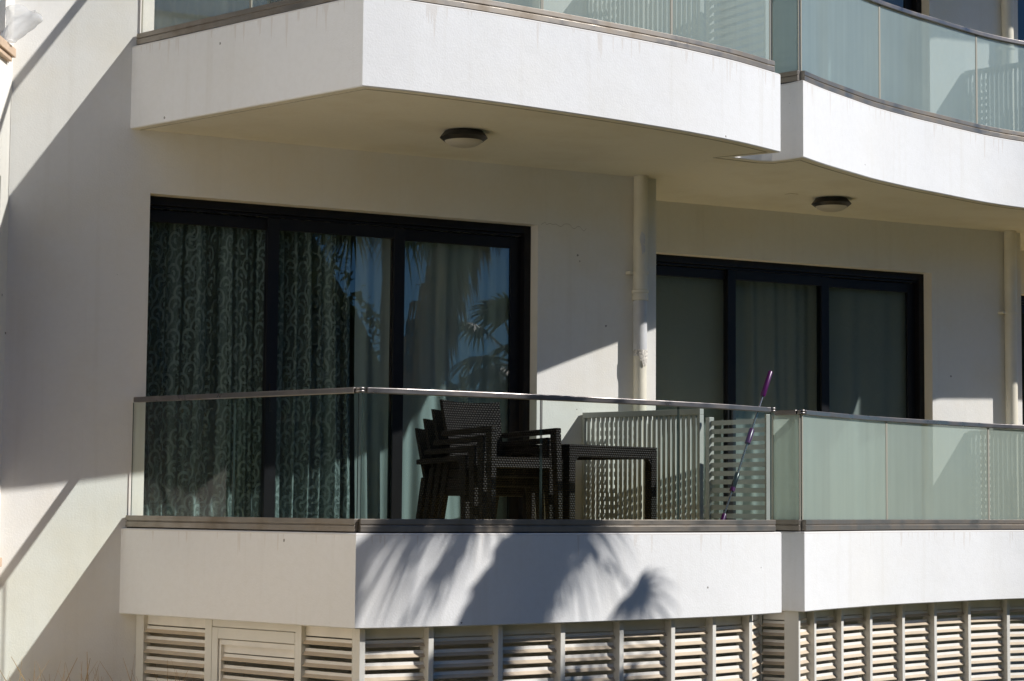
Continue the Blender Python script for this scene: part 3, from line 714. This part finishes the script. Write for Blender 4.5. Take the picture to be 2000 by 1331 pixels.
# ------------------------------------------------------------------ wicker chairs and table
def chair_proto():
    t=thing('wicker_chair',(0,0,0),'x','chair','wicker chairs in one stack')
    H=.80; parts=[]
    # back: tapered, leaning, slightly dished
    m=MB(); nx,nz=12,10
    for side in (0,1):
        for j in range(nz+1):
            f=j/nz; z=.40+(H-.40)*f; wdt=.205+.028*f; y0=.205+.085*f
            for i in range(nx+1):
                u=-1+2*i/nx; y=y0+.030*(1-u*u)*.9+(-.028 if not side else 0)
                m.v.append((u*wdt,y,z+(.012*(u*u) if j==nz else 0)))
    st=(nz+1)*(nx+1)
    for j in range(nz):
        for i in range(nx):
            a=j*(nx+1)+i; m.f.append((a,a+1,a+nx+2,a+nx+1)); m.m.append(0); b=a+st; m.f.append((b+nx+1,b+nx+2,b+1,b)); m.m.append(0)
    for i in range(nx):
        a=nz*(nx+1)+i; m.f.append((a,a+1,a+1+st,a+st)); m.m.append(0); a=i; m.f.append((a+st,a+1+st,a+1,a)); m.m.append(0)
    for j in range(nz):
        a=j*(nx+1); m.f.append((a+nx+1,a+nx+1+st,a+st,a)); m.m.append(0); a+=nx; m.f.append((a,a+st,a+nx+1+st,a+nx+1)); m.m.append(0)
    parts.append(('backrest',m,0))
    m=MB(); m.hull8([(-.225,-.255,.385),(.225,-.255,.385),(.205,.215,.385),(-.205,.215,.385)],[(-.225,-.255,.45),(.225,-.255,.45),(.205,.215,.43),(-.205,.215,.43)]); parts.append(('seat',m,.008))
    for s in (-1,1):
        x=lambda a,b:(min(a*s,b*s),max(a*s,b*s))
        # arm: sloping slightly down to the back
        m=MB(); a,b=x(.236,.280); a2,b2=x(.218,.262)
        m.hull8([(a,-.285,.600),(b,-.285,.600),(b2,.235,.580),(a2,.235,.580)],[(a,-.285,.636),(b,-.285,.636),(b2,.235,.612),(a2,.235,.612)]); parts.append(('arm',m,.006))
        m=MB(); c,d=x(.256,.286)
        m.hull8([(c,-.300,0),(d,-.300,0),(d,-.262,0),(c,-.262,0)],[(a,-.285,.599),(b,-.285,.599),(b,-.225,.599),(a,-.225,.599)]); parts.append(('front_leg',m,.005))
        m=MB(); c,d=x(.190,.228); e,f=x(.180,.222)
        m.hull8([(c,.290,0),(d,.290,0),(d,.328,0),(c,.328,0)],[(e,.185,.50),(f,.185,.50),(f,.235,.50),(e,.235,.50)]); parts.append(('rear_leg',m,.005))
    for n,m,bv in parts:
        o=m.build(n,WICKER,t,loc=(0,0,0),bevel=bv,boxuv=True,smooth=180 if n=='backrest' else 0); ids.add(o.name)
        if n=='backrest': bm_edges_sharp(o.data,R(50))
    return t
chair=chair_proto()
CH=Vector((2.085,-.985)); ca=R(11.8); back=Vector((-math.sin(ca),math.cos(ca)))
labs=['topmost dark wicker armchair of the stack, its whole seat and back in view','second wicker armchair from the top of the stack','third wicker armchair down in the stack','lowest wicker armchair, standing on the floor under the stack']
DZS=.058; DYS=.084
for i in range(4):
    o=chair if i==0 else copy_tree(chair)
    p=CH+back*DYS*i
    o.location=(p.x,p.y,ZF+.002+DZS*(3-i)); o.rotation_euler=(0,0,ca); o['label']=labs[i]
tt=thing('wicker_table',(2.48,-1.20,ZF+.002),'square dark wicker table with open legs to the right of the stacked chairs','table')
tt.rotation_euler=(0,0,R(19.3))
S=.875; HT=.712
m=MB(); m.box((0,0,HT-.014),(S,S,HT)); m.build('tabletop',WICKER,tt,loc=(0,0,0),boxuv=True,bevel=.004)
m=MB(); hh=.062
for a,b in (((.004,.004),(S-.004,.044)),((.004,S-.044),(S-.004,S-.004)),((.004,.0445),(.044,S-.0445)),((S-.044,.0445),(S-.004,S-.0445))): m.box((a[0],a[1],HT-.0145-hh),(b[0],b[1],HT-.0145))
for (x,sx) in ((.062,1),(S-.062,-1)):     # rounded inner corners of the apron
    for y in (.006,S-.042):
        for q in range(5):
            th0=R(90)*q/5; th1=R(90)*(q+1)/5; rr_=.05
            cx=x+sx*rr_; zc=HT-.0145-hh-rr_
            P=[(cx-sx*rr_*math.cos(th),zc+rr_*math.sin(th)) for th in (th0,th1)]
            k=[(x,zc+rr_),(P[0][0],P[0][1]),(P[1][0],P[1][1])]
            m.add([(k[0][0],y,k[0][1]),(k[1][0],y,k[1][1]),(k[2][0],y,k[2][1]),(k[0][0],y+.036,k[0][1]),(k[1][0],y+.036,k[1][1]),(k[2][0],y+.036,k[2][1])],[(0,1,2),(5,4,3),(1,4,5,2),(0,3,4,1),(2,5,3,0)])
m.build('apron',WICKER,tt,loc=(0,0,0),boxuv=True)
for x in (0,S-.06):
    for y in (0,S-.06):
        m=MB(); m.box((x+.001,y+.001,0),(x+.061,y+.059,HT-.0145-.001)); m.build('leg',WICKER,tt,loc=(0,0,0),boxuv=True,bevel=.006)

# ------------------------------------------------------------------ mop
mb0=Vector((3.318,-1.505,ZF+.004)); mt=Vector((3.925,-1.305,.815)); dd=(mt-mb0)
t=thing('mop',tuple(mb0),'thin steel mop pole with purple grips leaning on the glass balustrade corner','mop')
A=lambda f: tuple(mb0+dd*f-mb0)
def part(n,f0,f1,r,mat,seg=14,taper=1):
    m=MB(); m.tube([A(f0),A(f0+(f1-f0)*.04),A(f1-(f1-f0)*.04),A(f1)],[r*.8,r,r*taper,r*taper*.8],seg); m.build(n,mat,t,loc=(0,0,0),smooth=40)
part('pole',.12,.90,.0078,STEEL)
part('grip',.862,1.0,.018,PURPLE,taper=.9); part('joint_sleeve',.605,.685,.019,PURPLE,taper=.95); part('lock_sleeve',.372,.45,.017,BLKPL); part('lock_ring',.352,.374,.0175,PURPLE)
part('socket',.10,.235,.016,PURPLE)
m=MB(); m.box((-.13,-.05,0),(.13,.05,.02)); m.box((-.03,-.03,.02),(.03,.03,.05)); m.build('mop_head',PURPLE,t,loc=(.05,.03,0),bevel=.006)

# ------------------------------------------------------------------ plastic bag on the wing sill
m=MB(); rnd=random.Random(3); nu,nv=20,12
bz=hs and 2.650
for j in range(nv+1):
    f=j/nv
    for i in range(nu):
        th=2*math.pi*i/nu; rr_=(.04+.075*f)*(1+.25*math.sin(3*th+f*4)+.12*math.sin(7*th+f*9))
        if f>.85: rr_*=1-1.6*(f-.85)
        c=wp(.28-.02*f,.04+.06*f,2.655+.19*f+.03*f*math.sin(2*th))
        m.v.append((c[0]+rr_*math.cos(th)+.04*f,c[1]+rr_*math.sin(th)*.8,c[2]))
for j in range(nv):
    for i in range(nu):
        a=j*nu+i; b=j*nu+(i+1)%nu; m.f.append((a,b,b+nu,a+nu)); m.m.append(0)
m.f.append(tuple(range(nu))); m.m.append(0)
tag(m.build('plastic_bag',BAG,smooth=180),'crumpled clear plastic bag on the window sill at the upper left edge','bag')

# ------------------------------------------------------------------ dry grass by the wall
m=MB(); rnd=random.Random(12)
def stalk(x,y,h,lean,r):
    a=rnd.uniform(0,6.28); p=[(x+math.cos(a)*lean*f*f,y+math.sin(a)*lean*f*f,-1.6+h*f) for f in (0,.35,.7,1)]
    m.tube(p,[r,r*.8,r*.6,r*.25],5)
for i in range(120):
    s=rnd.uniform(-.75,.75); stalk(s-.1,-.15-rnd.random()*.5,rnd.uniform(.3,.62),rnd.uniform(.03,.25),rnd.uniform(.002,.004))
for (x,y,h,l) in ((-.52,-.3,.60,.30),(-.50,-.25,.62,.22),(-.25,-.25,.64,.05),(-.3,-.2,.60,.08)): stalk(x,y,h,l,.006)
tag(m.build('dry_grass',STRAW),'dry straw coloured grass stalks against the wall at the bottom left','grass',None,'stuff')

# ------------------------------------------------------------------ palms (they cast the dappled shade and show in the door glass)
def frond(mb,o,az,el,L,R_,nl,droop,rnd,m=0):
    # fan leaf: stalk then a fan of long pointed leaflets with hanging tips
    d=Vector((math.cos(az)*math.cos(el),math.sin(az)*math.cos(el),math.sin(el))); side=Vector((-math.sin(az),math.cos(az),0)); upv=side.cross(d)
    o=Vector(o); pts=[]
    for f in (0,.33,.66,1): pts.append(o+d*L*f+Vector((0,0,-.10*L*f*f)))
    mb.tube([tuple(p) for p in pts],[.016,.012,.010,.008],5,m)
    hub=pts[-1]; d=(pts[-1]-pts[-2]).normalized(); upv=side.cross(d)
    for i in range(nl):
        a=R(-115)+R(230)*i/(nl-1)+rnd.uniform(-.03,.03); ln=R_*(1-.22*abs(a)/2.0)*rnd.uniform(.9,1.05)
        v=(d*math.cos(a)+side*math.sin(a)+upv*.12*math.cos(a)).normalized(); wv=v.cross(upv).normalized()
        prev=None; wd_=[.010,.020,.016,.009,.001]
        q=[]
        for k,f in enumerate((0,.3,.6,.82,1)):
            p=hub+v*ln*f+Vector((0,0,-droop*ln*(f**2.2)))
            q += [p-wv*wd_[k],p+wv*wd_[k]]
        mb.add([tuple(p) for p in q],[(0,1,3,2),(2,3,5,4),(4,5,7,6),(6,7,9,8)],m)
def fan_palm(path,label,seed,nf,scale=1.0,skirt=0,extra=(),elmax=78,sweep_=120):
    rnd=random.Random(seed); t=thing('palm_tree',path[0],label,'palm','fan palms in front of the building')
    b=Vector(path[0]); loc=[Vector(p)-b for p in path]; P=[]
    for i in range(len(loc)-1):
        for q in range(6): P.append(loc[i].lerp(loc[i+1],q/6))
    P.append(loc[-1]); n=len(P); top=P[-1]
    k=MB(); k.tube([tuple(p) for p in P],[(.17-.04*i/n)*scale*(1.08 if i%2 else .95) for i in range(n)],14); k.build('trunk',BARK,t,loc=(0,0,0),smooth=180)
    c=MB()
    for i in range(nf):
        az=i*2.399+rnd.uniform(-.2,.2); f=i/nf; el=R(elmax-sweep_*f)
        frond(c,top+Vector((.05*math.cos(az),.05*math.sin(az),.18-.25*f)),az,el,rnd.uniform(.45,.7)*scale,rnd.uniform(.55,.72)*scale,26,.35+.5*f,rnd)
    for az,el,L,rr_,nl,dr in extra: frond(c,top+Vector((0,0,.05)),R(az),R(el),L,rr_,nl,dr,rnd)
    c.build('crown',FROND,t,loc=(0,0,0))
    if skirt:   # thatch of dead leaves hanging round the upper trunk
        c=MB()
        for i in range(skirt):
            f=rnd.random(); p=P[int(n*(.30+.68*f))]; az=rnd.uniform(0,6.28); r_=rnd.uniform(.08,.40)*scale
            q=p+Vector((math.cos(az)*r_,math.sin(az)*r_,0)); ln=rnd.uniform(.3,.55)*scale; w_=rnd.uniform(.02,.045)
            tv=Vector((-math.sin(az),math.cos(az),0))*w_; e=q+Vector((math.cos(az)*.05,math.sin(az)*.05,-ln))
            c.add([tuple(p+tv),tuple(p-tv),tuple(q-tv),tuple(q+tv),tuple(e)],[(0,1,2,3),(3,2,4)])
        c.build('dead_skirt',DEADF,t,loc=(0,0,0))
    return t
fan_palm([(4.25,-4.45,-1.65),(4.25,-4.45,.2),(4.33,-4.45,1.3),(4.66,-4.45,2.3),(5.04,-4.45,2.88)],'leaning fan palm with a dead skirt whose shade falls on the lower balcony front',4,6,.70,1100,
   extra=((178,18,.75,.62,30,.9),(165,-8,.6,.6,30,.9),(195,8,.95,.62,30,.8),(20,5,.14,.46,26,1.0),(0,-14,.86,.38,11,.75),(190,-42,.55,.5,24,.6),(168,-50,.75,.5,24,.6)),elmax=85,sweep_=60)
fan_palm([(6.1,-9.0,-1.65),(6.1,-9.0,.8),(6.1,-9.0,3.4)],'tall fan palm mirrored in the left sliding door',8,22,1.0,0,elmax=62,sweep_=80)
fan_palm([(5.2,-4.4,-1.65),(5.25,-4.4,0.2),(5.3,-4.4,1.22)],'low fan palm whose shade falls on the louvred screen',15,14,.75,0)

# the dense planting far opposite, mirrored dark in the door glass
def tree_line():
    rnd=random.Random(5); mb=MB()
    def top(x):
        h=6.3 if x<12.5 else (2.35 if x<17.6 else 6.6)
        for c in (12.5,17.6):
            if abs(x-c)<.8: h=4.0+2.2*(x-c)*(-1 if c<13 else 1)
        return h+.55*mnoise.noise((x*.45,3,0))+.35*mnoise.noise((x*1.4,9,0))
    n=200; X0,X1=-45,75; m_=9
    for i in range(n+1):
        x=X0+(X1-X0)*i/n; h=top(x)+1.65
        for j in range(m_+1):
            f=j/m_; y=-24.2-.9*mnoise.noise((x*.5,f*3,2))-.5*f*f
            mb.v.append((x,y,-1.66+h*f*.95))
        mb.v.append((x,-27.5,-1.66+h*.6)); mb.v.append((x,-28,-1.66))
    q=m_+3
    for i in range(n):
        for j in range(q-1):
            a=i*q+j; mb.f.append((a,a+q,a+q+1,a+1)); mb.m.append(0)
    for i in range(30000):
        x=rnd.uniform(0,40) if i%4 else rnd.uniform(X0,X1); h=top(x)+1.65; f=rnd.random()**.6
        p=Vector((x,-24.1-.9*mnoise.noise((x*.5,f*3,2))-.4*f*f+rnd.uniform(-.25,.45),-1.66+h*f*rnd.uniform(.97,1.05)))
        a=Vector((rnd.gauss(0,1),rnd.gauss(0,.6),rnd.gauss(0,1))).normalized(); s_=a.orthogonal().normalized(); L=rnd.uniform(.07,.17); 
        mb.add([tuple(p-a*L),tuple(p+s_*L*.35),tuple(p+a*L),tuple(p-s_*L*.35)],[(0,1,2,3)])
    o=mb.build('hedge_trees',LEAF); tag(o,'dense dark green tree line opposite the building, mirrored in the glass','tree line',None,'stuff')
tree_line()
